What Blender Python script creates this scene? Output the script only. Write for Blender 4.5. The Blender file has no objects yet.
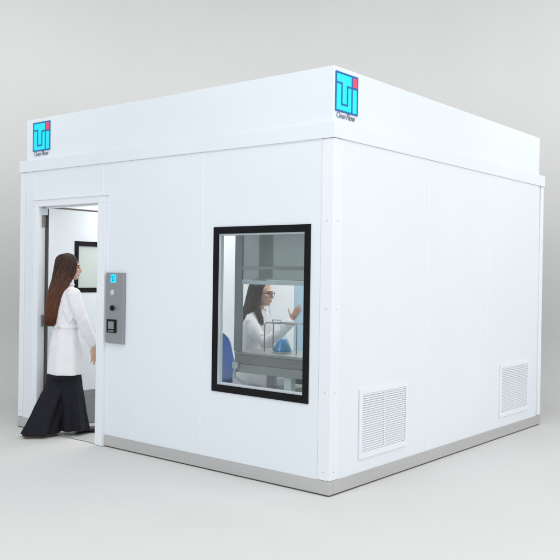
import bpy, bmesh, math, random
from mathutils import Vector, Matrix, noise

random.seed(7)
SC = bpy.context.scene
COL = SC.collection
PI = math.pi

# ------------------------------------------------------------------ materials
def mat(name, col, rough=.5, metal=0.0, noise_amt=0.0, noise_scale=8.0, bump=0.0, bump_scale=60.0,
        spec=.5, coat=0.0, stretch=(1, 1, 1), subsurf=0.0):
    m = bpy.data.materials.new(name)
    m.use_nodes = True
    nt = m.node_tree
    b = nt.nodes['Principled BSDF']
    b.inputs['Base Color'].default_value = (*col, 1)
    b.inputs['Roughness'].default_value = rough
    b.inputs['Metallic'].default_value = metal
    b.inputs['Specular IOR Level'].default_value = spec
    b.inputs['Coat Weight'].default_value = coat
    if subsurf:
        b.inputs['Subsurface Weight'].default_value = subsurf
        b.inputs['Subsurface Radius'].default_value = (.012, .005, .003)
        b.inputs['Subsurface Scale'].default_value = 1.0
    tc = nt.nodes.new('ShaderNodeTexCoord')
    mp = nt.nodes.new('ShaderNodeMapping')
    mp.inputs['Scale'].default_value = stretch
    nt.links.new(tc.outputs['Object'], mp.inputs['Vector'])
    if noise_amt:
        n = nt.nodes.new('ShaderNodeTexNoise')
        n.inputs['Scale'].default_value = noise_scale
        n.inputs['Detail'].default_value = 5
        nt.links.new(mp.outputs['Vector'], n.inputs['Vector'])
        r = nt.nodes.new('ShaderNodeValToRGB')
        r.color_ramp.elements[0].position = .3
        r.color_ramp.elements[1].position = .7
        r.color_ramp.elements[0].color = (*[c * (1 - noise_amt) for c in col], 1)
        r.color_ramp.elements[1].color = (*[min(1, c * (1 + noise_amt)) for c in col], 1)
        nt.links.new(n.outputs['Fac'], r.inputs['Fac'])
        nt.links.new(r.outputs['Color'], b.inputs['Base Color'])
        mr = nt.nodes.new('ShaderNodeMapRange')
        mr.inputs['To Min'].default_value = max(.02, rough - .06)
        mr.inputs['To Max'].default_value = min(1, rough + .06)
        nt.links.new(n.outputs['Fac'], mr.inputs['Value'])
        nt.links.new(mr.outputs['Result'], b.inputs['Roughness'])
    if bump:
        n2 = nt.nodes.new('ShaderNodeTexNoise')
        n2.inputs['Scale'].default_value = bump_scale
        n2.inputs['Detail'].default_value = 6
        nt.links.new(mp.outputs['Vector'], n2.inputs['Vector'])
        bp = nt.nodes.new('ShaderNodeBump')
        bp.inputs['Strength'].default_value = bump
        bp.inputs['Distance'].default_value = .01
        nt.links.new(n2.outputs['Fac'], bp.inputs['Height'])
        nt.links.new(bp.outputs['Normal'], b.inputs['Normal'])
    return m

def glass(name, tint, gloss_rough=.02, opacity=0.0, diff=(.5, .5, .5)):
    """thin sheet: transparent with a fresnel reflection, plus an optional milky share"""
    m = bpy.data.materials.new(name)
    m.use_nodes = True
    nt = m.node_tree
    for n in list(nt.nodes):
        nt.nodes.remove(n)
    out = nt.nodes.new('ShaderNodeOutputMaterial')
    tr = nt.nodes.new('ShaderNodeBsdfTransparent')
    tr.inputs['Color'].default_value = (*tint, 1)
    gl = nt.nodes.new('ShaderNodeBsdfGlossy')
    gl.inputs['Roughness'].default_value = gloss_rough
    fc = nt.nodes.new('ShaderNodeLayerWeight')
    fc.inputs['Blend'].default_value = .5
    pw = nt.nodes.new('ShaderNodeMath'); pw.operation = 'POWER'; pw.inputs[1].default_value = 4.5
    nt.links.new(fc.outputs['Facing'], pw.inputs[0])
    lw = nt.nodes.new('ShaderNodeMath'); lw.operation = 'MULTIPLY_ADD'
    lw.inputs[1].default_value = .80; lw.inputs[2].default_value = .035
    nt.links.new(pw.outputs[0], lw.inputs[0])
    df = nt.nodes.new('ShaderNodeBsdfDiffuse')
    df.inputs['Color'].default_value = (*diff, 1)
    m1 = nt.nodes.new('ShaderNodeMixShader')
    m1.inputs['Fac'].default_value = opacity
    nt.links.new(tr.outputs[0], m1.inputs[1])
    nt.links.new(df.outputs[0], m1.inputs[2])
    m2 = nt.nodes.new('ShaderNodeMixShader')
    nt.links.new(lw.outputs[0], m2.inputs['Fac'])
    nt.links.new(m1.outputs[0], m2.inputs[1])
    nt.links.new(gl.outputs[0], m2.inputs[2])
    nt.links.new(m2.outputs[0], out.inputs['Surface'])
    return m

def emit(name, col, s):
    m = bpy.data.materials.new(name)
    m.use_nodes = True
    b = m.node_tree.nodes['Principled BSDF']
    b.inputs['Base Color'].default_value = (*col, 1)
    b.inputs['Emission Color'].default_value = (*col, 1)
    b.inputs['Emission Strength'].default_value = s
    return m

def hair_mat(name, dark, light):
    m = bpy.data.materials.new(name)
    m.use_nodes = True
    nt = m.node_tree
    b = nt.nodes['Principled BSDF']
    b.inputs['Roughness'].default_value = .43
    b.inputs['Specular IOR Level'].default_value = .4
    g = nt.nodes.new('ShaderNodeNewGeometry')
    tc = nt.nodes.new('ShaderNodeTexCoord')
    sx = nt.nodes.new('ShaderNodeSeparateXYZ')
    nt.links.new(tc.outputs['Generated'], sx.inputs[0])
    # lighter, redder lengths towards the ends; each lock its own tone
    mr = nt.nodes.new('ShaderNodeMapRange')
    mr.inputs['From Min'].default_value = .95
    mr.inputs['From Max'].default_value = .05
    nt.links.new(sx.outputs['Z'], mr.inputs['Value'])
    ad = nt.nodes.new('ShaderNodeMath')
    ad.operation = 'MULTIPLY_ADD'
    ad.inputs[1].default_value = .32
    nt.links.new(g.outputs['Random Per Island'], ad.inputs[0])
    mu = nt.nodes.new('ShaderNodeMath')
    mu.operation = 'MULTIPLY'
    mu.inputs[1].default_value = .75
    nt.links.new(mr.outputs['Result'], mu.inputs[0])
    nt.links.new(mu.outputs[0], ad.inputs[2])
    r = nt.nodes.new('ShaderNodeValToRGB')
    r.color_ramp.elements[0].color = (*dark, 1)
    r.color_ramp.elements[1].color = (*light, 1)
    r.color_ramp.elements[0].position = .1
    r.color_ramp.elements[1].position = 1.0
    nt.links.new(ad.outputs[0], r.inputs['Fac'])
    nt.links.new(r.outputs['Color'], b.inputs['Base Color'])
    return m

M = dict(
    panel=mat('white_powder_coat', (.778, .826, .880), .42, noise_amt=.012, noise_scale=1.3, bump=.02, bump_scale=220),
    trim=mat('white_trim_coat', (.808, .85, .90), .36, noise_amt=.01, noise_scale=2, bump=.015, bump_scale=200),
    inner=mat('inner_wall_coat', (.82, .845, .88), .5, noise_amt=.01, noise_scale=1.5),
    cream=mat('ceiling_tile_cream', (.80, .79, .72), .6, noise_amt=.02, noise_scale=9),
    steel=mat('brushed_steel', (.62, .617, .617), .34, metal=.75, noise_amt=.035, noise_scale=3, bump=.015, bump_scale=30,
              stretch=(.6, .6, 40)),
    plate=mat('brushed_aluminium', (.33, .345, .37), .42, metal=.45, noise_amt=.06, noise_scale=6, bump=.03, bump_scale=30,
              stretch=(60, 60, 1)),
    doorkick=mat('dark_steel_kick', (.27, .27, .275), .42, metal=.5, noise_amt=.08, noise_scale=3, stretch=(1, 1, 30)),
    black=mat('black_gasket', (.008, .009, .011), .34, noise_amt=.15, noise_scale=5, spec=.12),
    darkmetal=mat('bronze_edge', (.085, .08, .072), .45, metal=.2, noise_amt=.12, noise_scale=10),
    hinge=mat('hinge_steel', (.22, .21, .19), .35, metal=.7, noise_amt=.1, noise_scale=20),
    screw=mat('screw_steel', (.58, .60, .64), .35, metal=.4, noise_amt=.1, noise_scale=50),
    cavity=mat('grille_backing', (.30, .32, .34), .7, noise_amt=.05, noise_scale=20),
    cyan=mat('logo_cyan', (0.0, .84, 1.0), .35, noise_amt=.02, noise_scale=30),
    navyline=mat('logo_blue_line', (.0, .13, .42), .35, noise_amt=.03, noise_scale=30),
    magenta=mat('logo_red_dot', (.85, .06, .16), .35, noise_amt=.03, noise_scale=30),
    captiongrey=mat('caption_grey', (.20, .23, .30), .5, noise_amt=.05, noise_scale=30),
    floor=mat('studio_floor_paint', (.665, .67, .662), .75, noise_amt=.015, noise_scale=.9, bump=.04, bump_scale=90, spec=.15),
    roomfloor=mat('cleanroom_vinyl', (.60, .62, .61), .35, noise_amt=.03, noise_scale=30),
    pane=glass('window_glass', (.94, .958, .955), .015, opacity=.035, diff=(.45, .52, .54)),  # small diffuse share paints a reflection haze into the pane
    doorpane=glass('door_glass', (.80, .86, .84), .03, opacity=.75, diff=(.74, .80, .78)),
    smoke=glass('smoked_canopy', (.72, .76, .76), .08, opacity=.46, diff=(.33, .37, .355)),
    polycarb=glass('blue_polycarbonate', (.80, .92, .97), .05, opacity=.35, diff=(.42, .58, .68)),
    lamp=emit('led_panel', (1.0, .98, .94), 7.0),
    screen=emit('lit_display', (0.0, .55, .95), .75),
    skin=mat('skin', (.60, .37, .28), .5, noise_amt=.05, noise_scale=40, subsurf=.25),
    lip=mat('lip', (.46, .22, .18), .5, noise_amt=.05, noise_scale=60),
    coat=mat('white_cotton', (.80, .80, .83), .85, noise_amt=.02, noise_scale=25, bump=.12, bump_scale=160, spec=.2),
    button=mat('coat_button', (.62, .62, .64), .4, noise_amt=.03, noise_scale=60),
    navy=mat('dark_navy_cloth', (.010, .0105, .016), .8, noise_amt=.25, noise_scale=20, bump=.15, bump_scale=140, spec=.25),
    shoe=mat('black_leather', (.018, .017, .018), .35, noise_amt=.15, noise_scale=40),
    tan=mat('tan_leather', (.23, .155, .085), .45, noise_amt=.15, noise_scale=40),
    hairred=hair_mat('auburn_hair', (.026, .011, .007), (.145, .046, .017)),
    hairbrown=hair_mat('brown_hair', (.022, .014, .013), (.10, .056, .042)),
    eyewhite=mat('eye', (.05, .035, .03), .2, noise_amt=.1, noise_scale=200),
    glassesframe=mat('glasses_frame', (.02, .02, .025), .3, noise_amt=.1, noise_scale=80),
    blueplastic=mat('blue_plastic', (.010, .10, .42), .38, noise_amt=.05, noise_scale=12),
    greymetal=mat('grey_tube', (.20, .215, .23), .4, metal=.5, noise_amt=.08, noise_scale=12),
    benchsteel=mat('bench_steel', (.23, .225, .215), .36, metal=.35, noise_amt=.08, noise_scale=4, bump=.03, bump_scale=30,
                   stretch=(1, 1, 30)),
    benchlip=mat('bench_lip', (.30, .325, .32), .35, metal=.4, noise_amt=.06, noise_scale=4),
    postgrey=mat('hood_post', (.20, .235, .25), .4, metal=.3, noise_amt=.08, noise_scale=6),
    palerail=mat('pale_rail', (.52, .60, .63), .4, noise_amt=.03, noise_scale=8),
    boxbrown=mat('box_brown', (.19, .125, .095), .5, metal=.2, noise_amt=.12, noise_scale=5),
    liquid=mat('blue_liquid', (.0, .25, .58), .15, noise_amt=.02, noise_scale=20, spec=.6),
    flaskglass=glass('flask_glass', (.96, .98, .985), .01, opacity=.02, diff=(.6, .7, .72)),
    chrome=mat('wire_steel', (.30, .33, .34), .3, metal=.7, noise_amt=.08, noise_scale=40),
)

# ------------------------------------------------------------------ mesh helpers
class MB:
    def __init__(self):
        self.v, self.f, self.mi, self.k = [], [], [], 0
    def add(self, vs, fs):
        o = len(self.v)
        self.v += [tuple(p) for p in vs]
        for q in fs:
            self.f.append([o + i for i in q]); self.mi.append(self.k)
        return self
    def box(self, x0, x1, y0, y1, z0, z1):
        vs = [(x, y, z) for x in (x0, x1) for y in (y0, y1) for z in (z0, z1)]
        return self.add(vs, [(0, 1, 3, 2), (4, 6, 7, 5), (0, 4, 5, 1), (2, 3, 7, 6), (0, 2, 6, 4), (1, 5, 7, 3)])
    def xbox(self, c, sz, R):
        vs = [Vector(c) + R @ Vector((sx * sz[0] / 2, sy * sz[1] / 2, sz_ * sz[2] / 2))
              for sx in (-1, 1) for sy in (-1, 1) for sz_ in (-1, 1)]
        return self.add(vs, [(0, 1, 3, 2), (4, 6, 7, 5), (0, 4, 5, 1), (2, 3, 7, 6), (0, 2, 6, 4), (1, 5, 7, 3)])
    def ellipsoid(self, c, r, R=None, nu=20, nv=12):
        vs, fs = [], []
        R = R or Matrix.Identity(3)
        c = Vector(c)
        for j in range(1, nv):
            t = PI * j / nv
            for i in range(nu):
                a = 2 * PI * i / nu
                vs.append(c + R @ Vector((r[0] * math.sin(t) * math.cos(a), r[1] * math.sin(t) * math.sin(a), r[2] * math.cos(t))))
        top, bot = len(vs), len(vs) + 1
        vs += [c + R @ Vector((0, 0, r[2])), c - R @ Vector((0, 0, r[2]))]
        for j in range(nv - 2):
            for i in range(nu):
                k = (i + 1) % nu
                fs.append((j * nu + i, (j + 1) * nu + i, (j + 1) * nu + k, j * nu + k))
        for i in range(nu):
            k = (i + 1) % nu
            fs.append((top, i, k))
            fs.append((bot, (nv - 2) * nu + k, (nv - 2) * nu + i))
        return self.add(vs, fs)
    def tube(self, pts, rad, n=10, up=None, ry=None, cap=True):
        """closed tapered tube; rad: radius per point (ry: second radius)"""
        P = [Vector(p) for p in pts]
        if not hasattr(rad, '__len__'): rad = [rad] * len(P)
        ry = ry or rad
        if cap:   # rounded ends
            t0 = (P[0] - P[1]).normalized(); t1 = (P[-1] - P[-2]).normalized()
            P = [P[0] + t0 * rad[0] * .75, P[0] + t0 * rad[0] * .45] + P + [P[-1] + t1 * rad[-1] * .45, P[-1] + t1 * rad[-1] * .75]
            rad = [rad[0] * .45, rad[0] * .82] + list(rad) + [rad[-1] * .82, rad[-1] * .45]
            ry = [ry[0] * .45, ry[0] * .82] + list(ry) + [ry[-1] * .82, ry[-1] * .45]
        vs, fs = [], []
        prev = None
        for i, p in enumerate(P):
            t = (P[min(i + 1, len(P) - 1)] - P[max(i - 1, 0)]).normalized()
            if prev is None:
                a = Vector(up) if up else (Vector((0, 0, 1)) if abs(t.z) < .9 else Vector((1, 0, 0)))
                u = (a - t * a.dot(t)).normalized()
            else:
                u = (prev - t * prev.dot(t)).normalized()
            prev = u
            w = t.cross(u)
            for k in range(n):
                an = 2 * PI * k / n
                vs.append(p + u * rad[i] * math.cos(an) + w * ry[i] * math.sin(an))
        for i in range(len(P) - 1):
            for k in range(n):
                m = (k + 1) % n
                fs.append((i * n + k, i * n + m, (i + 1) * n + m, (i + 1) * n + k))
        fs.append(tuple(range(n))[::-1])
        fs.append(tuple((len(P) - 1) * n + k for k in range(n)))
        return self.add(vs, fs)
    def loft(self, rings, n=40, fold=None, close=True):
        """rings: (z, cx, cy, rx, ry); fold(angle, t, z) -> radial factor"""
        vs, fs = [], []
        for j, (z, cx, cy, rx, ry) in enumerate(rings):
            t = j / (len(rings) - 1)
            for k in range(n):
                a = 2 * PI * k / n
                q = 1 + (fold(a, t, z) if fold else 0)
                vs.append((cx + rx * q * math.cos(a), cy + ry * q * math.sin(a), z))
        for j in range(len(rings) - 1):
            for k in range(n):
                m = (k + 1) % n
                fs.append((j * n + k, j * n + m, (j + 1) * n + m, (j + 1) * n + k))
        if close:
            fs.append(tuple(range(n))[::-1])
            fs.append(tuple((len(rings) - 1) * n + k for k in range(n)))
        return self.add(vs, fs)
    def lathe(self, c, prof, n=28):
        return self.loft([(c[2] + z, c[0], c[1], r, r) for r, z in prof], n)
    def build(self, name, mats, parent=None, off=(0, 0, 0), bevel=0, smooth=False, voxel=0, sm_it=0, subd=0):
        me = bpy.data.meshes.new(name)
        o_ = Vector(off)
        me.from_pydata([tuple(Vector(p) - o_) for p in self.v], [], self.f)
        if not isinstance(mats, (list, tuple)): mats = [mats]
        for m in mats: me.materials.append(m)
        for p, i in zip(me.polygons, self.mi):
            p.material_index = i
            p.use_smooth = smooth
        bm = bmesh.new(); bm.from_mesh(me)
        bmesh.ops.recalc_face_normals(bm, faces=bm.faces)
        bm.to_mesh(me); bm.free()
        ob = bpy.data.objects.new(name, me)
        COL.objects.link(ob)
        if parent: ob.parent = parent
        if voxel:
            r = ob.modifiers.new('union', 'REMESH'); r.mode = 'VOXEL'; r.voxel_size = voxel; r.use_smooth_shade = True
        if sm_it:
            s = ob.modifiers.new('relax', 'SMOOTH'); s.iterations = sm_it; s.factor = .5
        if bevel:
            b = ob.modifiers.new('bevel', 'BEVEL'); b.width = bevel; b.segments = 2; b.limit_method = 'ANGLE'
            b.harden_normals = False
        return ob

def thing(name, label, cat, loc=(0, 0, 0), rz=0, group=None):
    o = bpy.data.objects.new(name, None)
    COL.objects.link(o)
    o.location = loc; o.rotation_euler = (0, 0, rz); o.empty_display_size = .2
    o['label'] = label; o['category'] = cat
    if group: o['group'] = group
    return o

def wrinkle(ob, amount, scale, seed=0, stretch=(1, 1, 1)):
    t = bpy.data.textures.new('cloth_folds', 'CLOUDS')
    t.noise_scale = scale; t.noise_depth = 2
    d = ob.modifiers.new('folds', 'DISPLACE'); d.texture = t; d.strength = amount; d.mid_level = .5
    d.texture_coords = 'LOCAL'

# ------------------------------------------------------------------ camera (level view, slight roll)
CAM = Vector((3.2096, -4.4928, 1.5045))
yaw, pit, rol, FPX = .6840, -.0082, .0151, 818.86
fw = Vector((-math.sin(yaw) * math.cos(pit), math.cos(yaw) * math.cos(pit), math.sin(pit)))
rt = Vector((math.cos(yaw), math.sin(yaw), 0)); up = rt.cross(fw)
r2 = rt * math.cos(rol) + up * math.sin(rol); u2 = -rt * math.sin(rol) + up * math.cos(rol)
cd = bpy.data.cameras.new('camera'); cam = bpy.data.objects.new('camera', cd); COL.objects.link(cam)
cd.sensor_width = 36; cd.lens = FPX / 560 * 36; cd.clip_end = 200
cam.matrix_world = Matrix(((r2.x, u2.x, -fw.x, CAM.x), (r2.y, u2.y, -fw.y, CAM.y), (r2.z, u2.z, -fw.z, CAM.z), (0, 0, 0, 1)))
SC.camera = cam
def cw(X, D, z=0):      # studio axes: X metres right of the tripod, D metres in front of it
    return Vector((CAM.x + math.cos(yaw) * X - math.sin(yaw) * D, CAM.y + math.sin(yaw) * X + math.cos(yaw) * D, z))

# ------------------------------------------------------------------ studio floor and curved backdrop
mb = MB()
Rc0 = .8
NX, prof = 48, [(-Rc0 - .9, 0), (-Rc0 - .45, 0)]
Rc = .8
for i in range(25):
    a = PI / 2 * i / 24
    prof.append((-Rc + Rc * math.sin(a), Rc * (1 - math.cos(a))))
prof += [(0, z) for z in (1.2, 2, 3, 4.5, 6, 8)]
vs = []
for i in range(NX + 1):
    X = -7 + 14 * i / NX
    d = 11.25 - .10 * X * X
    nrm = Vector((.2 * X, 1)).normalized()
    for (o, z) in prof:
        vs.append(cw(X + nrm.x * o, d + nrm.y * o, z))
n = len(prof)
mb.add(vs, [(i * n + j, (i + 1) * n + j, (i + 1) * n + j + 1, i * n + j + 1) for i in range(NX) for j in range(n - 1)])
fm_ = MB()      # the floor runs up to the foot of the sweep and stops there
for i in range(NX):
    Xa, Xb = -7 + 14 * i / NX, -7 + 14 * (i + 1) / NX
    fm_.add([cw(Xa, -9), cw(Xb, -9), vs[(i + 1) * n], vs[i * n]], [(0, 1, 2, 3)])
fm_.add([cw(-13, -9), cw(-7, -9), vs[0], cw(-13, 6)], [(0, 1, 2, 3)])
fm_.add([cw(7, -9), cw(13, -9), cw(13, 6), vs[NX * n]], [(0, 1, 2, 3)])
fl = fm_.build('studio_floor', M['floor']); fl['kind'] = 'structure'
bd = mb.build('backdrop', M['floor'], smooth=True); bd['kind'] = 'structure'

# ------------------------------------------------------------------ the cleanroom
W, D = 3.658, 3.677
BASE = (-W / 2, D / 2, 0)
room = thing('modular_cleanroom', 'white walk-in modular cleanroom of flat panels with open door, black-framed window and steel base', 'cleanroom', BASE)
ZB, ZL, ZT = 2.424, 2.534, 2.922
T = .038
def rp(name, mb, m, parent=None, **k): return mb.build(name, m, parent or room, BASE, **k)

def wallx(x0, x1, z0=.006, z1=ZB): rp('wall_panel', MB().box(x0, x1, 0, T, z0, z1), M['panel'], bevel=.002)
def wally(y0, y1, z0=.006, z1=ZB): rp('wall_panel', MB().box(-T, 0, y0, y1, z0, z1), M['panel'], bevel=.002)
# front wall
wallx(-3.583, -3.4585); wallx(-3.4555, -3.41)
wallx(-3.408, -2.428, 2.15)
wallx(-2.426, -1.2345)
wx0, wx1, wz0, wz1 = -1.102, -.184, .608, 1.846
ix0, ix1, iz0, iz1 = -1.050, -.234, .662, 1.794
p = MB()       # window panel: a slab with an opening
xs, zs = [-1.2315, ix0, ix1, -.1015], [.006, iz0, iz1, ZB]
for y in (0, T):
    for i in range(3):
        for j in range(3):
            if i == 1 and j == 1: continue
            p.add([(xs[i], y, zs[j]), (xs[i + 1], y, zs[j]), (xs[i + 1], y, zs[j + 1]), (xs[i], y, zs[j + 1])], [(0, 1, 2, 3)])
def side(a, b): p.add([(a[0], 0, a[1]), (b[0], 0, b[1]), (b[0], T, b[1]), (a[0], T, a[1])], [(0, 1, 2, 3)])
for q in (((xs[1], zs[1]), (xs[2], zs[1]), (xs[2], zs[2]), (xs[1], zs[2])), ((xs[0], zs[0]), (xs[3], zs[0]), (xs[3], zs[3]), (xs[0], zs[3]))):
    for k in range(4): side(q[k], q[(k + 1) % 4])
rp('wall_panel', p, M['panel'])
# right wall
wally(.1015, 1.3085); wally(1.3115, 2.4085); wally(2.4115, 3.575)
# hidden walls
rp('wall_panel', MB().box(-W, -W + T, .08, D - .08, .006, ZB), M['inner'])
rp('wall_panel', MB().box(-W + .08, -.08, D - T, D, .006, ZB), M['inner'])
# thin cover strips over the seams
for x, z0 in ((-1.233, .106), (-2.427, 2.17), (-3.457, .106), (-3.409, 2.17)):
    rp('seam_strip', MB().box(x - .007, x + .007, -.0035, .004, z0, ZB - .004), M['trim'], bevel=.0015)
for y in (1.31, 2.41):
    rp('seam_strip', MB().box(-.004, .0035, y - .007, y + .007, .106, ZB - .004), M['trim'], bevel=.0015)
rp('seam_strip', MB().box(-.040, -.0315, 3.172, 3.184, ZL + .01, ZT - .006), M['trim'], bevel=.0015)
# corner posts
for (cx, cy, sx, sy) in ((0, 0, -1, 1), (-W, 0, 1, 1), (0, D, -1, -1), (-W, D, 1, -1)):
    ax = .1 if cx == 0 and cy == 0 else .072
    e = .003
    X0, X1 = sorted((cx - sx * e, cx + sx * ax)); Y0, Y1 = sorted((cy - sy * e, cy + sy * ax))
    c = MB().box(X0, X1, Y0, Y1, .104, ZB - .002)
    rp('corner_post', c, M['trim'], bevel=.004)
# fascia band and upper plenum
f = MB()
e = .012
for (x0, x1, y0, y1) in ((-W - e, e, -e, .05), (-W - e, e, D - .05, D + e), (-W - e, -W + .05, .0505, D - .0505), (-.05, e, .0505, D - .0505)):
    f.box(x0, x1, y0, y1, ZB, ZL)
rp('fascia_band', f, M['panel'], bevel=.003)
s = .034
rp('filter_plenum', MB().box(-W + s, -s, s, D - s, ZL - .03, ZT), M['panel'], bevel=.006)
# steel base
k = MB()
e = .006
for (x0, x1, y0, y1) in ((-2.3625, e, -e, .03), (-W - e, -3.4095, -e, .03), (-.03, e, .0305, D - .0305), (-W - e, -W + .03, .0305, D - .0305), (-W - e, e, D - .03, D + e)):
    rp('kick_plate', MB().box(x0, x1, y0, y1, .010, .103), M['steel'], bevel=.002)
sg = MB()  # thin dark strip: contact shade under the base, put in as colour
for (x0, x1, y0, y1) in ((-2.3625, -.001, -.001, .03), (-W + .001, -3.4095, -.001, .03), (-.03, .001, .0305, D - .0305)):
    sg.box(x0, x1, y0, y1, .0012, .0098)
rp('contact_shade_strip', sg, mat('contact_shade_grey', (.07, .07, .07), .6, noise_amt=.1, noise_scale=30))
# screws in the posts
for z in (.16, .70, 1.266, 1.866):
    for kind, a in (('x', -.047), ('x', -3.62), ('y', .047), ('y', D - .045)):
        m_ = MB()
        if kind == 'x': m_.tube([(a, -.002, z), (a, -.0050, z)], .0052, 12, cap=False)
        else: m_.tube([(.002, a, z), (.0050, a, z)], .0052, 12, cap=False)
        rp('screw', m_, M['screw'])
# window
fr = MB()
for (x0, x1, z0, z1) in ((wx0, ix0, wz0, wz1), (ix1, wx1, wz0, wz1), (ix0, ix1, wz0, iz0), (ix0, ix1, iz1, wz1)):
    fr.box(x0, x1, -.009, -.0005, z0, z1)
win = rp('observation_window', fr, M['black'])
rp('window_pane', MB().box(ix0 + .001, ix1 - .001, .002, .008, iz0 + .001, iz1 - .001), M['pane'], win)
g = MB()
for (x0, x1, z0, z1) in ((ix0 + .001, ix0 + .012, iz0 + .001, iz1 - .001), (ix1 - .012, ix1 - .001, iz0 + .001, iz1 - .001), (ix0 + .0125, ix1 - .0125, iz0 + .001, iz0 + .012), (ix0 + .0125, ix1 - .0125, iz1 - .012, iz1 - .001)):
    g.box(x0, x1, .0085, T + .002, z0, z1)
rp('window_reveal', g, M['trim'], win)
# door frame
d = MB()
dx0, dx1, dz = -3.325, -2.463, 2.086
d.box(-3.408, dx0, -.03, .046, .006, dz + .001)
d.box(dx1, -2.364, -.03, T + .02, .004, dz + .001)
d.box(-3.408, -2.364, -.03, .046, dz + .0015, dz + .062)
d.box(-3.424, -2.352, -.040, -.002, dz + .060, dz + .078)
d.box(dx1 - .003, dx1 + .001, .004, T + .005, .006, dz)      # door stop
d.box(dx0 - .001, dx1, .03, .044, dz - .014, dz + .001)
d.box(dx1 + .035, dx1 + .041, -.034, -.029, .02, dz + .03)
d.box(dx0 - .041, dx0 - .035, -.034, -.029, .02, dz + .03)
rp('door_frame', d, M['trim'], bevel=.003)
# open door, swung inwards against the side of the room
X0, X1, Y0, Y1 = -3.334, -3.290, .052, .905
wy0, wy1, wz0d, wz1d = .352, .72, 1.290, 1.785
dr = MB()
for (y0, y1, z0, z1) in ((Y0 + .004, wy0, .012, 2.078), (wy1, Y1 - .004, .012, 2.078), (wy0, wy1, .012, wz0d), (wy0, wy1, wz1d, 2.078)):
    dr.box(X0 + .001, X1, y0, y1, z0, z1)
door = rp('door', dr, M['panel'])
ed = MB()
ed.box(X0, X1 + .0015, Y0, Y0 + .006, .01, 2.094)
ed.box(X0, X1 + .0015, Y0 + .0065, Y1, 2.078, 2.094)
ed.box(X0, X1 + .0015, Y1 - .006, Y1, .01, 2.0775)
rp('door_edge', ed, M['darkmetal'], door)
df = MB()
for (y0, y1, z0, z1) in ((wy0, wy0 + .046, wz0d, wz1d), (wy1 - .046, wy1, wz0d, wz1d), (wy0 + .046, wy1 - .046, wz0d, wz0d + .046), (wy0 + .046, wy1 - .046, wz1d - .046, wz1d)):
    df.box(X0 - .004, X1 + .005, y0 + .0005, y1 - .0005, z0 + .0005, z1 - .0005)
rp('door_window_frame', df, M['black'], door)
rp('door_window_pane', MB().box(X1 - .012, X1 - .006, wy0 + .04, wy1 - .04, wz0d + .04, wz1d - .04), M['doorpane'], door)
rp('door_kick_plate', MB().box(X1 + .0005, X1 + .003, Y0 + .01, Y1 - .01, .012, .337), M['doorkick'], door)
rp('door_handle', MB().tube([(X1, .84, 1.02), (X1 + .05, .84, 1.02), (X1 + .055, .82, 1.02), (X1 + .055, .72, 1.02)], .009, 10), M['hinge'], door, smooth=True)
for z in (.30, 1.03, 1.955):
    h = MB().box(-3.335, X0 + .022, .018, .0515, z - .045, z + .045)
    h.tube([(-3.316, .014, z - .05), (-3.316, .014, z + .05)], .009, 12)
    rp('door_hinge', h, M['hinge'], door, bevel=.002)
rp('door_closer', MB().box(-3.324, -3.290, .004, .05, 2.012, 2.076), M['palerail'], door, bevel=.004)
# wall-mounted control panel
cx0, cx1, cz0, cz1 = -2.340, -2.112, .893, 1.489
cp = rp('control_panel', MB().box(cx0, cx1, -.030, -.0005, cz0, cz1), M['plate'], bevel=.004)
cp['label'] = 'grey metal control panel with lit blue display, knob and dark touch screen'
def onface(x0, x1, z0, z1, y0, y1): return MB().box(x0, x1, y0, y1, z0, z1)
rp('display', onface(-2.276, -2.206, 1.405, 1.474, -.0325, -.0302), M['screen'], cp, bevel=.001)
lm = MB()
for (a, b, c, e2) in ((.0, .45, .66, .74), (.36, .45, .2, .74), (.36, .7, .2, .28), (.62, .7, .2, .9)):
    lm.box(-2.276 + .07 * a, -2.276 + .07 * b, -.0337, -.0326, 1.405 + .069 * c, 1.405 + .069 * e2)
rp('display_mark', lm, M['navyline'], cp)
rp('push_button', MB().tube([(-2.247, -.0302, 1.322), (-2.247, -.037, 1.322)], .024, 20, cap=False), M['palerail'], cp, bevel=.002)
sw = MB().tube([(-2.248, -.0302, 1.19), (-2.248, -.042, 1.19)], .023, 20, cap=False)
sw.box(-2.254, -2.207, -.056, -.0425, 1.181, 1.199)
rp('key_switch', sw, M['black'], cp, bevel=.002)
ts = onface(-2.313, -2.192, .982, 1.094, -.040, -.0302)
tsb = rp('touch_screen', ts, M['black'], cp, bevel=.003)
sc_ = onface(-2.288, -2.217, 1.013, 1.077, -.0425, -.0402)
rp('screen_glass', sc_, mat('grey_lcd', (.22, .25, .27), .25, noise_amt=.05, noise_scale=30), cp)
bt = MB()
for i in range(4): bt.box(-2.288 + i * .0185, -2.288 + i * .0185 + .013, -.0425, -.0402, .991, 1.002)
rp('screen_button', bt, M['plate'], cp)
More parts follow.
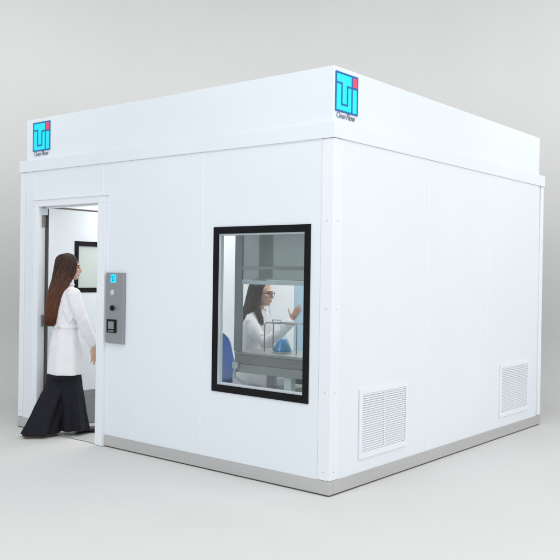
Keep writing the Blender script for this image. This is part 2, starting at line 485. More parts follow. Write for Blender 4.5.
# logo signs on the plenum
def logo(face):
    """built in a unit square u (left to right), v (bottom to top) and laid on the plenum"""
    S = .272
    def P(u, v, h):
        if face == 'front': return (-3.518 + u * S, s - h, 2.616 + v * S)
        return (-s + h, .046 + u * S, 2.616 + v * S)
    def plate(mb, u0, u1, v0, v1, h0, h1):
        mb.add([P(u, v, h) for u in (u0, u1) for v in (v0, v1) for h in (h0, h1)],
               [(0, 1, 3, 2), (4, 6, 7, 5), (0, 4, 5, 1), (2, 3, 7, 6), (0, 2, 6, 4), (1, 5, 7, 3)])
    m0 = MB(); plate(m0, .02, .98, .02, .98, .0005, .004)
    sign = rp('logo_sign', m0, M['cyan'])
    sign['label'] = 'square cyan and blue logo on the ' + ('long front upper box' if face == 'front' else 'vented side upper box')
    ln = MB()
    w = .045
    segs = [(0, 1, 1 - w, 1), (0, 1, 0, w), (0, w, w, 1 - w), (1 - w, 1, w, 1 - w),
            (w, .30, .70, .70 + w), (.255, .30, .22, .70), (.255, .545, .175, .22), (.50, .545, .22, .655), (.50, 1 - w, .655, .70),
            (.705, .75, w, .655), (.705, .75, .70, 1 - w)]
    for i, q in enumerate(segs): plate(ln, *q, .0042, .0062 + .00005 * i)
    rp('logo_outline', ln, M['navyline'], sign)
    dt = MB(); plate(dt, .755, .95, .705, .95, .0042, .0066)
    rp('logo_dot', dt, M['magenta'], sign)
    for txt, u, mm in (('Clean', .06, 'captiongrey'), ('Flow', .50, 'captiongrey')):
        cu = bpy.data.curves.new('caption', 'FONT')
        cu.body = txt; cu.size = .062; cu.extrude = .0008; cu.shear = .15; cu.offset = .0012 if txt == 'Flow' else .0
        to = bpy.data.objects.new('caption', cu); COL.objects.link(to)
        bpy.context.view_layer.update()
        me = bpy.data.meshes.new_from_object(to.evaluated_get(bpy.context.evaluated_depsgraph_get()))
        bpy.data.objects.remove(to)
        w_ = max(v.co.x for v in me.vertices) or 1
        tgt = .40 * S
        for v in me.vertices:
            x, y, z = v.co
            v.co = Vector(P(u + x / w_ * tgt / S, -.155 + y / S * .9, .003 + z)) - Vector(BASE)
        me.materials.clear(); me.materials.append(M[mm])
        o = bpy.data.objects.new('logo_caption', me); COL.objects.link(o); o.parent = sign
logo('front'); logo('side')
# return-air grilles
def grille(yc, lab):
    y0, y1, z0, z1 = yc - .328, yc + .328, .197, .690
    sy0, sy1, sz0, sz1 = y0 + .032, y1 - .024, .243, .655
    b = MB()
    for (a, c, lo, hi) in ((y0, sy0, z0, z1), (sy1, y1, z0, z1), (sy0, sy1, z0, sz0), (sy0, sy1, sz1, z1)):
        b.box(.0005, .014, a, c, lo, hi)
    mid = (sy0 + sy1) / 2
    b.box(.002, .012, mid - .006, mid + .006, sz0, sz1)
    gr = rp('return_air_grille', b, M['trim'], bevel=.0015)
    gr['label'] = lab
    rp('grille_backing', MB().box(.0006, .0016, sy0, sy1, sz0, sz1), M['cavity'], gr)
    sl = MB()
    N = 25
    for i in range(N):
        z = sz0 + (i + .5) * (sz1 - sz0) / N
        for (a, c) in ((sy0, mid - .006), (mid + .006, sy1)):
            sl.add([(.0025, a + .0005, z + .0055), (.0115, a + .0005, z - .0055), (.0115, a + .0005, z - .0035), (.0025, a + .0005, z + .0075),
                    (.0025, c - .0005, z + .0055), (.0115, c - .0005, z - .0055), (.0115, c - .0005, z - .0035), (.0025, c - .0005, z + .0075)],
                   [(0, 1, 2, 3), (4, 7, 6, 5), (0, 4, 5, 1), (1, 5, 6, 2), (2, 6, 7, 3), (3, 7, 4, 0)])
    rp('louvre_slats', sl, M['trim'], gr)
grille(.671, 'larger looking slatted return grille near the front corner')
grille(3.010, 'slatted return grille near the far end of the side wall')
pd = MB()
pd.box(-3.17, -2.55, D - T - .012, D - T - .0005, .25, 1.42)
pt = rp('pass_through_hatch', pd, mat('pale_blue_laminate', (.36, .53, .66), .35, noise_amt=.03, noise_scale=4), bevel=.003)
hf = MB()
for (x0, x1, z0, z1) in ((-3.20, -3.171, .22, 1.45), (-2.549, -2.52, .22, 1.45), (-3.17, -2.55, 1.421, 1.45), (-3.17, -2.55, .22, .249)):
    hf.box(x0, x1, D - T - .02, D - T - .0005, z0, z1)
rp('hatch_frame', hf, M['trim'], pt, bevel=.002)
# inside: floor, ceiling, light panels
rp('interior_floor', MB().add([(-W + .061, .001, .005), (-.061, .001, .005), (-.061, D - .061, .005), (-W + .061, D - .061, .005)], [(0, 1, 2, 3)]), M['roomfloor'])
rp('interior_ceiling', MB().box(-W + .061, -.061, .061, D - .061, 2.40, 2.46), M['cream'])
for (x, y) in ((-2.75, 1.0), (-.95, 1.0), (-2.75, 2.7), (-.95, 2.7)):
    lt = MB()
    for (x0, x1, y0, y1) in ((x - .62, x + .62, y - .32, y - .30), (x - .62, x + .62, y + .30, y + .32), (x - .62, x - .60, y - .30, y + .30), (x + .60, x + .62, y - .30, y + .30)):
        lt.box(x0, x1, y0, y1, 2.385, 2.399)
    L = rp('ceiling_light', lt, M['trim'])
    rp('light_diffuser', MB().box(x - .6, x + .6, y - .3, y + .3, 2.388, 2.398), M['lamp'], L)

# ------------------------------------------------------------------ hooded workbench behind the window
BB = (-.70, .60, 0)
hood = thing('hooded_workbench', 'steel workbench under a smoked canopy behind the black-framed window', 'workbench', BB)
def hp(name, mb, m, parent=None, **k): return mb.build(name, m, parent or hood, BB, **k)
bx0, bx1 = -1.25, -.10
hp('bench_top', MB().box(bx0, bx1, .405, .82, .846, .870), M['benchlip'], bevel=.003)
hp('bench_apron', MB().box(bx0 + .01, bx1 - .01, .400, .43, .774, .845), M['benchsteel'], bevel=.003)
hp('bench_rail', MB().box(bx0 + .0, bx1 - .0, .392, .45, .706, .773), M['benchlip'], bevel=.004)
hp('bench_shelf', MB().box(bx0 + .02, bx1 - .02, .455, .80, .716, .738), M['benchsteel'], bevel=.003)
for x, y in ((-1.16, .78), (-.70, .44), (-.14, .44), (-.14, .78)):
    hp('bench_leg', MB().box(x - .035, x + .035, y - .03, y + .03, .008, .715), M['palerail'] if x > -1 else M['greymetal'], bevel=.004)
hp('drawer_unit', MB().box(-.98, -.74, .50, .80, .10, .60).box(-.98, -.74, .493, .4995, .36, .59).box(-.98, -.74, .493, .4995, .11, .34), M['benchsteel'], bevel=.003)
br = MB().box(-1.245, -1.185, .375, .392, .735, .785)
br.tube([(-1.215, .383, .737), (-1.222, .38, .70), (-1.215, .385, .66), (-1.18, .40, .635), (-1.15, .42, .62)], .011, 10)
hp('hose_bracket', br, M['palerail'], smooth=False, bevel=.002)
hp('hood_post', MB().box(-1.238, -1.158, .385, .399, .875, 2.36).box(-1.232, -1.191, .3995, .44, .871, 2.36), M['postgrey'], bevel=.003)
hp('hood_post', MB().box(-.16, -.10, .385, .43, .871, 2.36), M['postgrey'], bevel=.003)
hp('canopy_panel', MB().box(-1.156, -.162, .394, .399, 1.448, 2.36), M['smoke'])
hp('canopy_rail', MB().box(-1.157, -.161, .384, .393, 1.530, 1.556), M['benchlip'], bevel=.002)
hp('canopy_rail', MB().box(-1.157, -.161, .384, .402, 1.414, 1.446), M['palerail'], bevel=.002)
hp('added_brown_box', MB().box(-1.01, -.895, .41, .46, 1.462, 2.36), M['boxbrown'], bevel=.01)  # upright box added to give the canopy its brown band
hp('canopy_top', MB().box(-1.157, -.161, .402, .82, 2.362, 2.38), M['postgrey'])

# wire frame stand and flask on the bench
wf = thing('wire_stand', 'thin bent-wire frame stand round the blue flask', 'stand', (-.905, .60, .87))
def wire(y):
    m_ = MB()
    a, b, t = -1.07, -.742, 1.105
    m_.tube([(a, y, .875), (a, y, t - .02), (a + .006, y, t - .007), (a + .02, y, t), (b - .02, y, t), (b - .006, y, t - .007), (b, y, t - .02), (b, y, .875)], .0055, 8)
    return m_
for y in (.57, .68): wire(y).build('wire_hoop', M['chrome'], wf, (-.905, .60, .87), smooth=True)
m_ = MB()
for x in (-1.03, -.78): MB().tube([(x, .57, 1.105), (x, .68, 1.105)], .0045, 8).build('wire_crossbar', M['chrome'], wf, (-.905, .60, .87), smooth=True)
m_ = MB().tube([(-.985, .57, 1.11), (-.985, .565, 1.13), (-.90, .565, 1.13), (-.90, .57, 1.11)], .004, 8)
m_.build('wire_handle', M['chrome'], wf, (-.905, .60, .87), smooth=True)
FX = (-.928, .625, .8705)
fk = thing('conical_flask', 'conical glass flask half full of bright blue liquid', 'flask', FX)
MB().lathe(FX, [(.070, .0), (.078, .006), (.079, .014), (.036, .120), (.022, .150), (.020, .205), (.024, .215), (.0215, .215), (.018, .204), (.0200, .150), (.034, .119), (.0765, .014), (.070, .004)]).build('flask_body', M['flaskglass'], fk, FX, smooth=True)
MB().lathe(FX, [(.066, .005), (.0745, .0115), (.0752, .016), (.037, .106), (.010, .107)]).build('blue_liquid', M['liquid'], fk, FX, smooth=True)

# ------------------------------------------------------------------ people
def finger_dir(base, d, n, lens, rads, curl):
    """polyline of a finger: base point, direction d, palm normal n (fingers curl towards n)"""
    pts = [Vector(base)]
    ax = d.cross(n).normalized()
    cur = d.normalized()
    for i, l in enumerate(lens):
        if i: cur = Matrix.Rotation(curl, 3, ax) @ cur
        pts.append(pts[-1] + cur * l)
    return pts, rads

def hand(mb, wrist, d, n, side, curl=.35, spread=.10, thumb_out=.7, sc=1.0):
    """palm + four fingers + thumb. d: wrist to knuckles, n: palm normal, side: direction of the thumb side"""
    d = Vector(d).normalized(); n = Vector(n); n = (n - d * n.dot(d)).normalized()
    sd = d.cross(n); sd = sd if sd.dot(Vector(side)) > 0 else -sd
    w = Vector(wrist)
    R = Matrix((sd, d, n)).transposed()
    mb.ellipsoid(w + d * .048 * sc, (.040 * sc, .052 * sc, .015 * sc), R)
    mb.tube([w - d * .03, w, w + d * .03 * sc], [.024 * sc, .024 * sc, .027 * sc], 12, up=sd, ry=[.021 * sc, .018 * sc, .015 * sc])
    for i, (o, L, tl) in enumerate(((.030, .046, 0), (.010, .052, .004), (-.010, .048, .002), (-.029, .037, -.004))):
        dd = (d + sd * (o / .03) * spread).normalized()
        base = w + d * (.082 + tl) * sc + sd * o * sc
        pts, r = finger_dir(base, dd, n, [L * sc * .92, L * .62 * sc, L * .48 * sc], None, curl * (1 + .12 * i))
        mb.tube(pts, [.0094 * sc, .0088 * sc, .0080 * sc, .0068 * sc], 10)
    tb = w + d * .022 * sc + sd * .026 * sc
    td = (d * .75 + sd * thumb_out + n * .25).normalized()
    pts, r = finger_dir(tb, td, n, [.042 * sc, .032 * sc, .026 * sc], None, .18)
    mb.tube(pts, [.0125 * sc, .0105 * sc, .0095 * sc, .0075 * sc], 10)

def head(mb, c, R):
    """head in face axes: x right, y towards the face, z up; about 0.23 m tall"""
    c = Vector(c)
    E = lambda o, r, q=None: mb.ellipsoid(c + R @ Vector(o), r, R @ (q or Matrix.Identity(3)))
    E((0, -.012, .028), (.074, .092, .088))
    E((0, .020, -.030), (.060, .070, .078))
    E((0, .062, -.086), (.026, .022, .020))           # chin
    E((0, .036, -.070), (.047, .045, .034))           # jaw
    E((0, .073, .028), (.046, .018, .014))            # brow
    for sx in (-1, 1):
        E((sx * .038, .058, -.018), (.020, .022, .020))     # cheek
        E((sx * .075, -.010, -.006), (.009, .019, .030), Matrix.Rotation(sx * .2, 3, 'Z'))  # ear
    mb.tube([c + R @ Vector(o) for o in ((0, .080, .020), (0, .094, -.004), (0, .104, -.026))], [.008, .010, .012], 10)
    E((0, .096, -.032), (.016, .011, .009))
    E((0, .086, -.056), (.021, .010, .0065)); E((0, .084, -.066), (.018, .010, .0065))     # lips

def eyes(root, c, R):
    c = Vector(c)
    for sx in (-1, 1):
        MB().ellipsoid(c + R @ Vector((sx * .031, .0755, .006)), (.013, .007, .006), R).build('eye', M['eyewhite'], root, smooth=True)
        m_ = MB().tube([c + R @ Vector(o) for o in ((sx * .016, .088, .024), (sx * .032, .085, .030), (sx * .048, .073, .025))], [.003, .0035, .002], 8)
        m_.build('eyebrow', M['glassesframe'], root, smooth=True)
    MB().ellipsoid(c + R @ Vector((0, .0905, -.061)), (.019, .0065, .0085), R).build('lips', M['lip'], root, smooth=True)

def lerp_rings(rings, z):
    for (a, b) in zip(rings[:-1], rings[1:]):
        if a[0] >= z >= b[0]:
            t = (a[0] - z) / (a[0] - b[0] + 1e-9)
            return [a[i] + (b[i] - a[i]) * t for i in range(5)]
    return list(rings[-1])

def hair(root, rings, material, n_locks, crown_z, rng, a0, a1, wave=.006, rad=.0055, front=()):
    """a mass with many separate locks over it; rings (z,cx,cy,rx,ry) from crown to tips; a0..a1: the sector the locks cover"""
    mb = MB()
    mb.loft([(z, cx, cy, rx * .93, ry * .93) for z, cx, cy, rx, ry in rings[:-2]] + [(rings[-2][0] + .02, rings[-2][1], rings[-2][2], rings[-2][3] * .45, rings[-2][4] * .45)], 36,
            lambda a, t, z: .05 * math.sin(a * 9 + 3 * t) * min(1, t * 3))
    zt, zb = rings[0][0], rings[-1][0]
    for i in range(n_locks):
        a = a0 + (a1 - a0) * rng.random()
        end = zb + (zt - zb) * (rng.random() ** 1.7) * .24
        k = .90 + .13 * rng.random()
        ph, fr_ = rng.random() * 6.3, 9 + 7 * rng.random()
        drift = rng.uniform(-.25, .25)
        pts, rs = [], []
        N = 20
        for j in range(N + 1):
            t = j / N
            z = zt + (max(end, zb) - zt) * t ** 1.15
            _, cx, cy, rx, ry = lerp_rings(rings, z)
            aa = a + drift * t
            wv = wave * min(1, t * 2)
            pts.append((cx + rx * k * math.cos(aa) + wv * math.sin(fr_ * t + ph), cy + ry * k * math.sin(aa) + wv * math.cos(fr_ * t * .9 + ph), z))
            rs.append(rad * (.55 + .6 * math.sin(PI * min(1, t * 1.3) * .5)) * (1 if t < .8 else max(.25, (1 - t) * 5)))
        mb.tube(pts, rs, 6, cap=False)
    for i in range(110 if front else 0):     # locks that fall forward over the near shoulder
        dx, dy, cut = rng.gauss(0, .012), rng.gauss(0, .014), rng.uniform(.75, 1)
        ph = rng.random() * 6
        N = 14
        pts = []
        for j in range(N + 1):
            t = j / N * cut * (len(front) - 1)
            k = min(int(t), len(front) - 2)
            p = Vector(front[k]).lerp(Vector(front[k + 1]), t - k)
            pts.append(p + Vector((dx + .004 * math.sin(t * 4 + ph), dy + .004 * math.cos(t * 4 + ph), 0)))
        mb.tube(pts, [rad * (1 - .6 * (j / N) ** 3) for j in range(N + 1)], 6, cap=False)
    return mb.build('hair', material, root, smooth=True)

# ---- woman stepping through the doorway
rngA = random.Random(3)
PA = (-3.01, .055, 0)
wa = thing('person', 'woman in white lab coat and long dark skirt-like trousers stepping through the open doorway', 'person', PA, -.2)
hc = Vector((.0, .030, 1.525)); HR = Matrix.Rotation(-.30, 3, 'Z') @ Matrix.Rotation(-.05, 3, 'X')
b = MB()
head(b, hc, HR)
b.tube([(0, -.005, 1.30), (0, .0, 1.38), (0, .018, 1.47)], [.062, .050, .050], 16)
b.loft([(1.345, 0, 0, .06, .05), (1.33, 0, 0, .12, .07), (1.28, 0, 0, .155, .085), (1.15, 0, .005, .13, .09), (1.0, 0, 0, .115, .08), (.88, 0, 0, .145, .095), (.80, 0, 0, .14, .09)], 28)
armR = [(.150, .0, 1.285), (.178, .03, 1.17), (.197, .075, 1.045), (.195, .13, .93), (.185, .185, .825)]
armL = [(-.145, .0, 1.285), (-.165, .03, 1.17), (-.175, .07, 1.045), (-.168, .085, .93), (-.155, .10, .825)]
for arm in (armR, armL):
    b.tube(arm, [.045, .043, .036, .032, .024], 14)
hand(b, (.184, .190, .812), (-.02, .16, -1), (-1, .15, 0), (-.1, 1, 0), curl=.38)
hand(b, (-.155, .102, .812), (.02, .05, -1), (1, .1, 0), (0, 1, 0), curl=.38)
b.tube([(.055, .0, .84), (.045, .035, .46), (.035, .085, .09)], [.058, .045, .034], 14)
b.tube([(-.055, -.005, .84), (-.05, -.05, .46), (-.055, -.20, .10)], [.058, .045, .034], 14)
b.build('body', M['skin'], wa, voxel=.0042, sm_it=3)
bodyA = [o for o in wa.children if o.name.startswith('body')][0]
eyes(wa, hc, HR)
c = MB()
c.loft([(1.365, 0, .0, .068, .058), (1.345, 0, -.004, .105, .072), (1.315, 0, -.004, .150, .088), (1.26, 0, 0, .172, .102), (1.18, 0, .008, .165, .112),
        (1.08, 0, .004, .150, .108), (1.0, 0, 0, .145, .104), (.92, 0, 0, .152, .112), (.80, 0, .004, .168, .136), (.68, 0, .008, .178, .148), (.56, 0, .008, .184, .152)], 48,
       lambda a, t, z: (.045 * math.sin(a * 7 + 2) + .012 * math.sin(a * 12 + .7)) * max(0, (t - .5) * 2) ** .8)
c.tube([(.148, -.002, 1.295), (.180, .025, 1.18), (.200, .075, 1.045), (.198, .13, .93), (.188, .180, .845)], [.066, .062, .056, .052, .050], 18)
c.tube([(-.148, -.002, 1.295), (-.166, .025, 1.18), (-.176, .07, 1.045), (-.168, .085, .93), (-.156, .098, .845)], [.066, .064, .058, .054, .052], 18)
def crease(mb, pts, r):
    mb.tube(pts, [r * .4] + [r] * (len(pts) - 2) + [r * .4], 8)
def sleeve_creases(mb, arm, rr, k):
    for (i, f, tilt) in ((1, .1, .35), (1, .55, -.3), (1, .9, .4), (2, .15, -.35), (2, .5, .3), (2, .9, -.25), (3, .4, .3), (3, .75, -.3)):
        p = Vector(arm[i]).lerp(Vector(arm[i + 1]), f); d_ = (Vector(arm[i + 1]) - Vector(arm[i])).normalized()
        u_ = d_.cross(Vector((0, 1, .2))).normalized(); w_ = d_.cross(u_)
        rad_ = rr[i] + (rr[i + 1] - rr[i]) * f - .006
        a_ = k * i * 1.7 + f * 5
        crease(mb, [p + (u_ * math.cos(a_ + q) + w_ * math.sin(a_ + q)) * rad_ + d_ * tilt * .05 * q for q in (-.9, -.45, 0, .45, .9)], .0105)
sleeve_creases(c, [(.148, -.002, 1.295), (.180, .025, 1.18), (.200, .075, 1.045), (.198, .13, .93), (.188, .180, .845)], [.066, .062, .056, .052, .050], 1.0)
for (a_, z0, z1, sl_) in ((-.35, 1.24, 1.06, .5), (-.05, 1.26, 1.12, .6), (.2, 1.16, 1.04, -.4), (-.7, 1.15, 1.03, .4), (-1.1, 1.22, 1.05, -.3), (.1, .95, .80, .3), (-.5, .95, .74, -.2), (-.9, .94, .78, .15)):
    q_ = []
    for h in range(5):
        z_ = z0 + (z1 - z0) * h / 4; an_ = a_ + sl_ * h / 4
        q_.append((.152 * math.cos(an_), .112 * math.sin(an_), z_))
    crease(c, q_, .011)
co = c.build('lab_coat', M['coat'], wa, voxel=.006, sm_it=4)
wrinkle(co, .013, .09)
# collar, cuff bands, back half belt, pocket
cb = MB()
cb.tube([(.058, .05, 1.372), (.072, .0, 1.382), (.05, -.052, 1.392), (0, -.066, 1.396), (-.05, -.052, 1.392), (-.072, 0, 1.382), (-.058, .05, 1.372)], [.011] * 7, 10, ry=[.008] * 7)
cb.build('collar', M['coat'], wa, voxel=.004, sm_it=3)
bl = MB()
for q in range(15):
    pass
bl.loft([(1.006, 0, 0, .148, .107), (1.003, 0, 0, .1525, .1115), (.977, 0, 0, .154, .113), (.974, 0, 0, .150, .109)], 48)
bl.build('coat_belt', M['coat'], wa, smooth=True)
for x in (.06, .085):
    MB().tube([(x, -.098, .99), (x, -.107, .99)], .009, 14, cap=False).build('coat_button', M['button'], wa)
# wide trousers
tr = MB()
tr.loft([(.92, 0, 0, .128, .098), (.80, 0, 0, .145, .112), (.70, 0, 0, .150, .118), (.60, .0, -.0, .150, .122), (.52, 0, -.01, .145, .125)], 36)
fA = lambda a, t, z: (.12 * math.sin(a * 6 + 1.0) + .06 * math.sin(a * 10 + 2)) * t ** .8
def leg_rings(p0, p1, p2, r0, r1, r2_):
    out = []
    for i in range(13):
        t = i / 12
        if t < .5: k = t * 2; a, e_, ra, rb = p0, p1, r0, r1
        else: k = (t - .5) * 2; a, e_, ra, rb = p1, p2, r1, r2_
        q = [a[j] + (e_[j] - a[j]) * k for j in range(3)]
        rr = [ra[j] + (rb[j] - ra[j]) * k for j in range(2)]
        out.append((q[2], q[0], q[1], rr[0], rr[1]))
    return out
tr.loft(leg_rings((.05, .0, .80), (.045, .035, .45), (.035, .080, .045), (.092, .092), (.098, .100), (.115, .125)), 48, fA)
tr.loft(leg_rings((-.05, -.01, .80), (-.05, -.045, .45), (-.055, -.205, .03), (.092, .092), (.108, .108), (.125, .168)), 48, lambda a, t, z: fA(a + 1.3, t, z))
to = tr.build('wide_trousers', M['navy'], wa, voxel=.006, sm_it=6)
wrinkle(to, .012, .14)
# shoes
def shoe(x, y, ang, m, heel, z0=0.004):
    R = Matrix.Rotation(ang, 3, 'Z')
    q = MB()
    for o, r in (((0, .0, .040), (.036, .060, .036)), ((0, .08, .030), (.041, .075, .027)), ((0, .145, .024), (.036, .050, .021)), ((0, -.045, .045), (.032, .036, .042))):
        q.ellipsoid(Vector((x, y, z0)) + R @ Vector(o), r, R)
    sh = q.build('shoe', m, wa, voxel=.004, sm_it=3)
    sl = MB()
    pts = [(math.cos(2 * PI * i / 28) * .040 * (1 + .1 * math.sin(2 * PI * i / 28)), .055 + math.sin(2 * PI * i / 28) * .145) for i in range(28)]
    vs = [Vector((x, y, zz)) + R @ Vector((a, bb, 0)) for zz in (z0 - .003, z0 + .012) for a, bb in pts]
    sl.add(vs, [tuple(range(28)), tuple(range(28, 56))] + [(i, (i + 1) % 28, 28 + (i + 1) % 28, 28 + i) for i in range(28)])
    sl.build('sole', M['shoe'] if m is M['shoe'] else M['tan'], sh)
shoe(.035, .185, -.15, M['shoe'], 0)
shoe(-.060, -.262, -.10, M['tan'], 0)
ringsA = [(1.660, 0, .012, .012, .012), (1.652, 0, .008, .045, .050), (1.632, 0, .002, .070, .082), (1.60, 0, .004, .087, .098), (1.55, 0, .000, .095, .100), (1.49, .0, -.012, .096, .094),
          (1.42, .004, -.036, .096, .078), (1.34, .006, -.078, .098, .060), (1.26, .0, -.104, .082, .052), (1.18, -.006, -.120, .072, .048), (1.11, -.012, -.128, .064, .044), (1.045, -.018, -.132, .052, .038), (.995, -.022, -.135, .026, .020)]
hr = hair(wa, ringsA, M['hairred'], 760, 1.66, rngA, -PI - .38, .72, .010, .0034)

# ---- woman seated at the workbench behind the glass
rngB = random.Random(11)
PB = (-1.645, 1.05, 0)
fdir = math.atan2(.30, .95)
wb = thing('person', 'seated woman in white lab coat and glasses raising a hand behind the window', 'person', PB, fdir - PI / 2)
hcB = Vector((.0, .112, 1.322)); HRB = Matrix.Rotation(-.02, 3, 'Z') @ Matrix.Rotation(-.08, 3, 'X')
b = MB()
head(b, hcB, HRB)
b.tube([(0, .05, 1.10), (0, .075, 1.19), (0, .105, 1.29)], [.062, .050, .050], 16)
b.loft([(1.155, 0, .062, .06, .05), (1.135, 0, .06, .105, .062), (1.08, 0, .055, .130, .075), (.97, 0, .04, .13, .09), (.82, 0, .015, .12, .085), (.70, 0, .0, .15, .10), (.58, 0, 0, .16, .11)], 28)
armB = [(.132, .058, 1.065), (.176, .13, .98), (.195, .235, .895), (.155, .34, .99), (.10, .43, 1.095)]
armB2 = [(-.132, .058, 1.065), (-.185, .08, .97), (-.19, .13, .86), (-.15, .24, .78), (-.10, .32, .73)]
for arm in (armB, armB2): b.tube(arm, [.036, .038, .034, .030, .024], 14)
hand(b, (.098, .432, 1.105), (-.05, .55, .83), (-1, 0, 0), (0, -.83, .55), curl=.20, spread=.05, thumb_out=1.30, sc=.78)
hand(b, (-.095, .325, .727), (.2, 1, -.25), (0, 0, -1), (1, .2, 0), curl=.4)
for sx in (-1, 1):
    b.tube([(sx * .09, .0, .585), (sx * .10, .22, .59), (sx * .10, .42, .575)], [.085, .075, .06], 14)
    b.tube([(sx * .10, .42, .575), (sx * .10, .43, .32), (sx * .10, .41, .09)], [.056, .05, .038], 14)
b.build('body', M['skin'], wb, voxel=.0042, sm_it=3)
eyes(wb, hcB, HRB)
c = MB()
c.loft([(1.18, 0, .068, .070, .058), (1.162, 0, .062, .108, .072), (1.125, 0, .058, .155, .09), (1.07, 0, .055, .178, .105), (.98, 0, .045, .168, .115), (.86, 0, .02, .155, .118), (.74, 0, .005, .170, .130), (.62, 0, .005, .190, .145), (.50, 0, .0, .195, .150)], 48)
c.tube([(.135, .058, 1.080), (.180, .128, .985), (.196, .235, .895), (.158, .338, .985), (.106, .418, 1.075)], [.054, .060, .058, .054, .048], 18)
c.tube([(-.148, .058, 1.10), (-.188, .08, .975), (-.195, .13, .86), (-.155, .24, .78), (-.108, .308, .735)], [.068, .066, .060, .056, .050], 18)
sleeve_creases(c, [(.148, .058, 1.10), (.188, .128, .985), (.196, .235, .895), (.158, .338, .985), (.106, .418, 1.075)], [.054, .060, .058, .054, .048], 1.3)
for sx in (-1, 1):
    c.tube([(sx * .09, .0, .59), (sx * .10, .20, .595), (sx * .105, .36, .585)], [.115, .105, .10], 18)
co = c.build('lab_coat', M['coat'], wb, voxel=.006, sm_it=4)
wrinkle(co, .014, .08)
cb = MB()
cb.tube([(.05, .125, 1.165), (.070, .075, 1.19), (.05, .018, 1.205), (0, .0, 1.21), (-.05, .018, 1.205), (-.070, .075, 1.19), (-.05, .125, 1.165)], [.011] * 7, 10, ry=[.008] * 7)
cb.build('collar', M['coat'], wb, voxel=.004, sm_it=3)
t2 = MB()
for sx in (-1, 1):
    t2.tube([(sx * .10, .34, .575), (sx * .10, .43, .56), (sx * .10, .445, .45), (sx * .10, .435, .30), (sx * .10, .415, .10)], [.076, .078, .072, .066, .07], 18)
t2.build('trousers', M['navy'], wb, voxel=.007, sm_it=3)
for sx in (-1, 1):
    q = MB()
    for o, r in (((0, .0, .045), (.036, .060, .038)), ((0, .08, .034), (.041, .075, .029)), ((0, .145, .028), (.036, .050, .023)), ((0, -.04, .045), (.032, .036, .040))):
        q.ellipsoid(Vector((sx * .10, .42, .0)) + Vector(o), r)
    q.build('shoe', M['shoe'], wb, voxel=.004, sm_it=3)
gl = MB()
for sx in (-1, 1):
    cc = Vector((sx * .033, .100, .004))
    ring = [hcB + HRB @ (cc + Vector((.024 * math.cos(a), -.004 * abs(math.cos(a)), .019 * math.sin(a)))) for a in [2 * PI * i / 20 for i in range(21)]]
    gl.tube(ring, .0022, 6, cap=False)
    gl.tube([hcB + HRB @ Vector(o) for o in ((sx * .057, .096, .008), (sx * .074, .04, .008), (sx * .080, -.015, .0))], .0022, 6)
gl.tube([hcB + HRB @ Vector(o) for o in ((-.009, .1, .008), (0, .104, .011), (.009, .1, .008))], .0022, 6)
gl.build('glasses', M['glassesframe'], wb, smooth=True)
ringsB = [(1.459, 0, 0.095, 0.012, 0.012), (1.451, 0, 0.091, 0.045, 0.05), (1.431, 0, 0.085, 0.07, 0.08), (1.397, 0, 0.089, 0.086, 0.094), (1.347, 0, 0.079, 0.094, 0.096), (1.287, 0.002, 0.063, 0.097, 0.092), (1.217, 0.006, 0.043, 0.104, 0.084), (1.16, 0.012, 0.014, 0.112, 0.076), (1.08, 0.014, -0.02, 0.112, 0.068), (1.02, 0.014, -0.04, 0.098, 0.058), (0.98, 0.014, -0.05, 0.05, 0.03)]
hair(wb, ringsB, M['hairbrown'], 760, 1.46, rngB, -PI - .66, .66, .006, .0032,
     [(.070, .090, 1.40), (.082, .090, 1.32), (.088, .092, 1.24), (.098, .112, 1.17), (.106, .142, 1.10), (.104, .160, 1.04)])

# ---- blue chair under her
PC = (-1.70, 1.03, 0)
ch = thing('chair', 'blue plastic chair on grey tube legs under the seated woman', 'chair', PC, fdir - PI / 2)
st = MB()
NU, NV = 16, 22
grid = []
for j in range(NV + 1):
    t = j / NV
    if t < .52:      # seat, front to back
        y = .24 - t / .52 * .40; z = .495 - .02 * math.sin(t / .52 * PI) + (.0 if t > .06 else -.02)
        hw = .21
    else:
        k = (t - .52) / .48
        y = -.16 - .075 * math.sin(k * PI / 2) - .05 * k; z = .495 + .02 * k + .43 * k ** 1.1
        hw = .21 * (1 - .02 * k) * (1 - .10 * (1 - k)) * (1 if k < .72 else math.sqrt(max(0, 1 - ((k - .72) / .28) ** 2 * .80)))
    for i in range(NU + 1):
        u = -1 + 2 * i / NU
        grid.append((u * hw, y + (.035 * u * u if t > .52 else 0), z + (.02 * u * u if t < .52 else 0)))
def shell(mb, g, rows, cols):
    mb.add(g, [(j * cols + i, j * cols + i + 1, (j + 1) * cols + i + 1, (j + 1) * cols + i) for j in range(rows - 1) for i in range(cols - 1)])
seat_rows = 12
ms = MB(); shell(ms, grid[:(seat_rows + 1) * (NU + 1)], seat_rows + 1, NU + 1)
o = ms.build('seat', M['blueplastic'], ch, smooth=True); sd_ = o.modifiers.new('thick', 'SOLIDIFY'); sd_.thickness = .014
ms = MB(); shell(ms, grid[seat_rows * (NU + 1):], NV + 1 - seat_rows, NU + 1)
o = ms.build('backrest', M['blueplastic'], ch, smooth=True); sd_ = o.modifiers.new('thick', 'SOLIDIFY'); sd_.thickness = .014
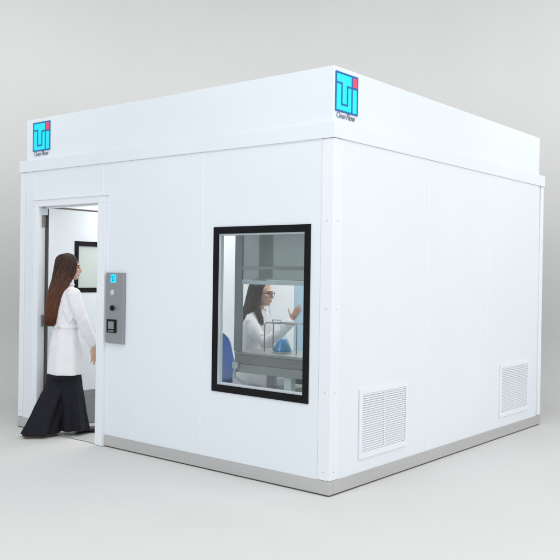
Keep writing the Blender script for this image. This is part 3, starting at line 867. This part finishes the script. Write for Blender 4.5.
for sx in (-1, 1):
    MB().tube([(sx * .16, .20, .455), (sx * .20, .235, .24), (sx * .225, .255, .012)], .011, 10).build('leg', M['greymetal'], ch, smooth=True)
    MB().tube([(sx * .16, -.15, .455), (sx * .19, -.21, .24), (sx * .21, -.25, .012)], .011, 10).build('leg', M['greymetal'], ch, smooth=True)
fm = MB()
for sx in (-1, 1): fm.tube([(sx * .16, .20, .458), (sx * .16, -.15, .458)], .010, 10)
fm.tube([(-.16, .20, .458), (.16, .20, .458)], .010, 10); fm.tube([(-.16, -.15, .458), (.16, -.15, .458)], .010, 10)
fm.build('seat_frame', M['greymetal'], ch, smooth=True)

# ------------------------------------------------------------------ light
wd = bpy.data.worlds.new('World'); SC.world = wd; wd.use_nodes = True
bgn = wd.node_tree.nodes['Background']
bgn.inputs['Color'].default_value = (.93, .965, 1.0, 1)
bgn.inputs['Strength'].default_value = .43

def area(name, loc, tgt, sx, sy, watts, col=(1, 1, 1), spread=180):
    l = bpy.data.lights.new(name, 'AREA'); l.shape = 'RECTANGLE'; l.size = sx; l.size_y = sy
    l.energy = watts; l.color = col; l.spread = math.radians(spread)
    o = bpy.data.objects.new(name, l); COL.objects.link(o)
    o.location = loc
    o.rotation_euler = (Vector(tgt) - Vector(loc)).to_track_quat('-Z', 'Y').to_euler()
    return o
area('overhead_softbox', cw(.3, 2.2, 5.6), cw(.3, 3.4, 0), 7, 4, 212, (1, .99, .97))
area('side_softbox', cw(6.0, 3.2, 3.4), (-.2, 1.8, 1.5), 4, 3.5, 172, (1, .985, .96))
area('front_softbox', cw(-4.6, 1.2, 3.0), (-2.0, 0, 1.4), 3.5, 3, 132, (.95, .975, 1))
area('backdrop_wash', cw(0, 6.9, 4.7), cw(0, 11.2, 2.6), 11, .8, 80, (1, .99, .96), 150)

SC.view_settings.view_transform = 'Standard'
SC.view_settings.look = 'None'
SC.view_settings.exposure = 0
SC.view_settings.gamma = 1
SC.render.engine = 'CYCLES'
SC.cycles.use_denoising = True
SC.cycles.max_bounces = 10
SC.cycles.transparent_max_bounces = 16
SC.cycles.sample_clamp_indirect = 4
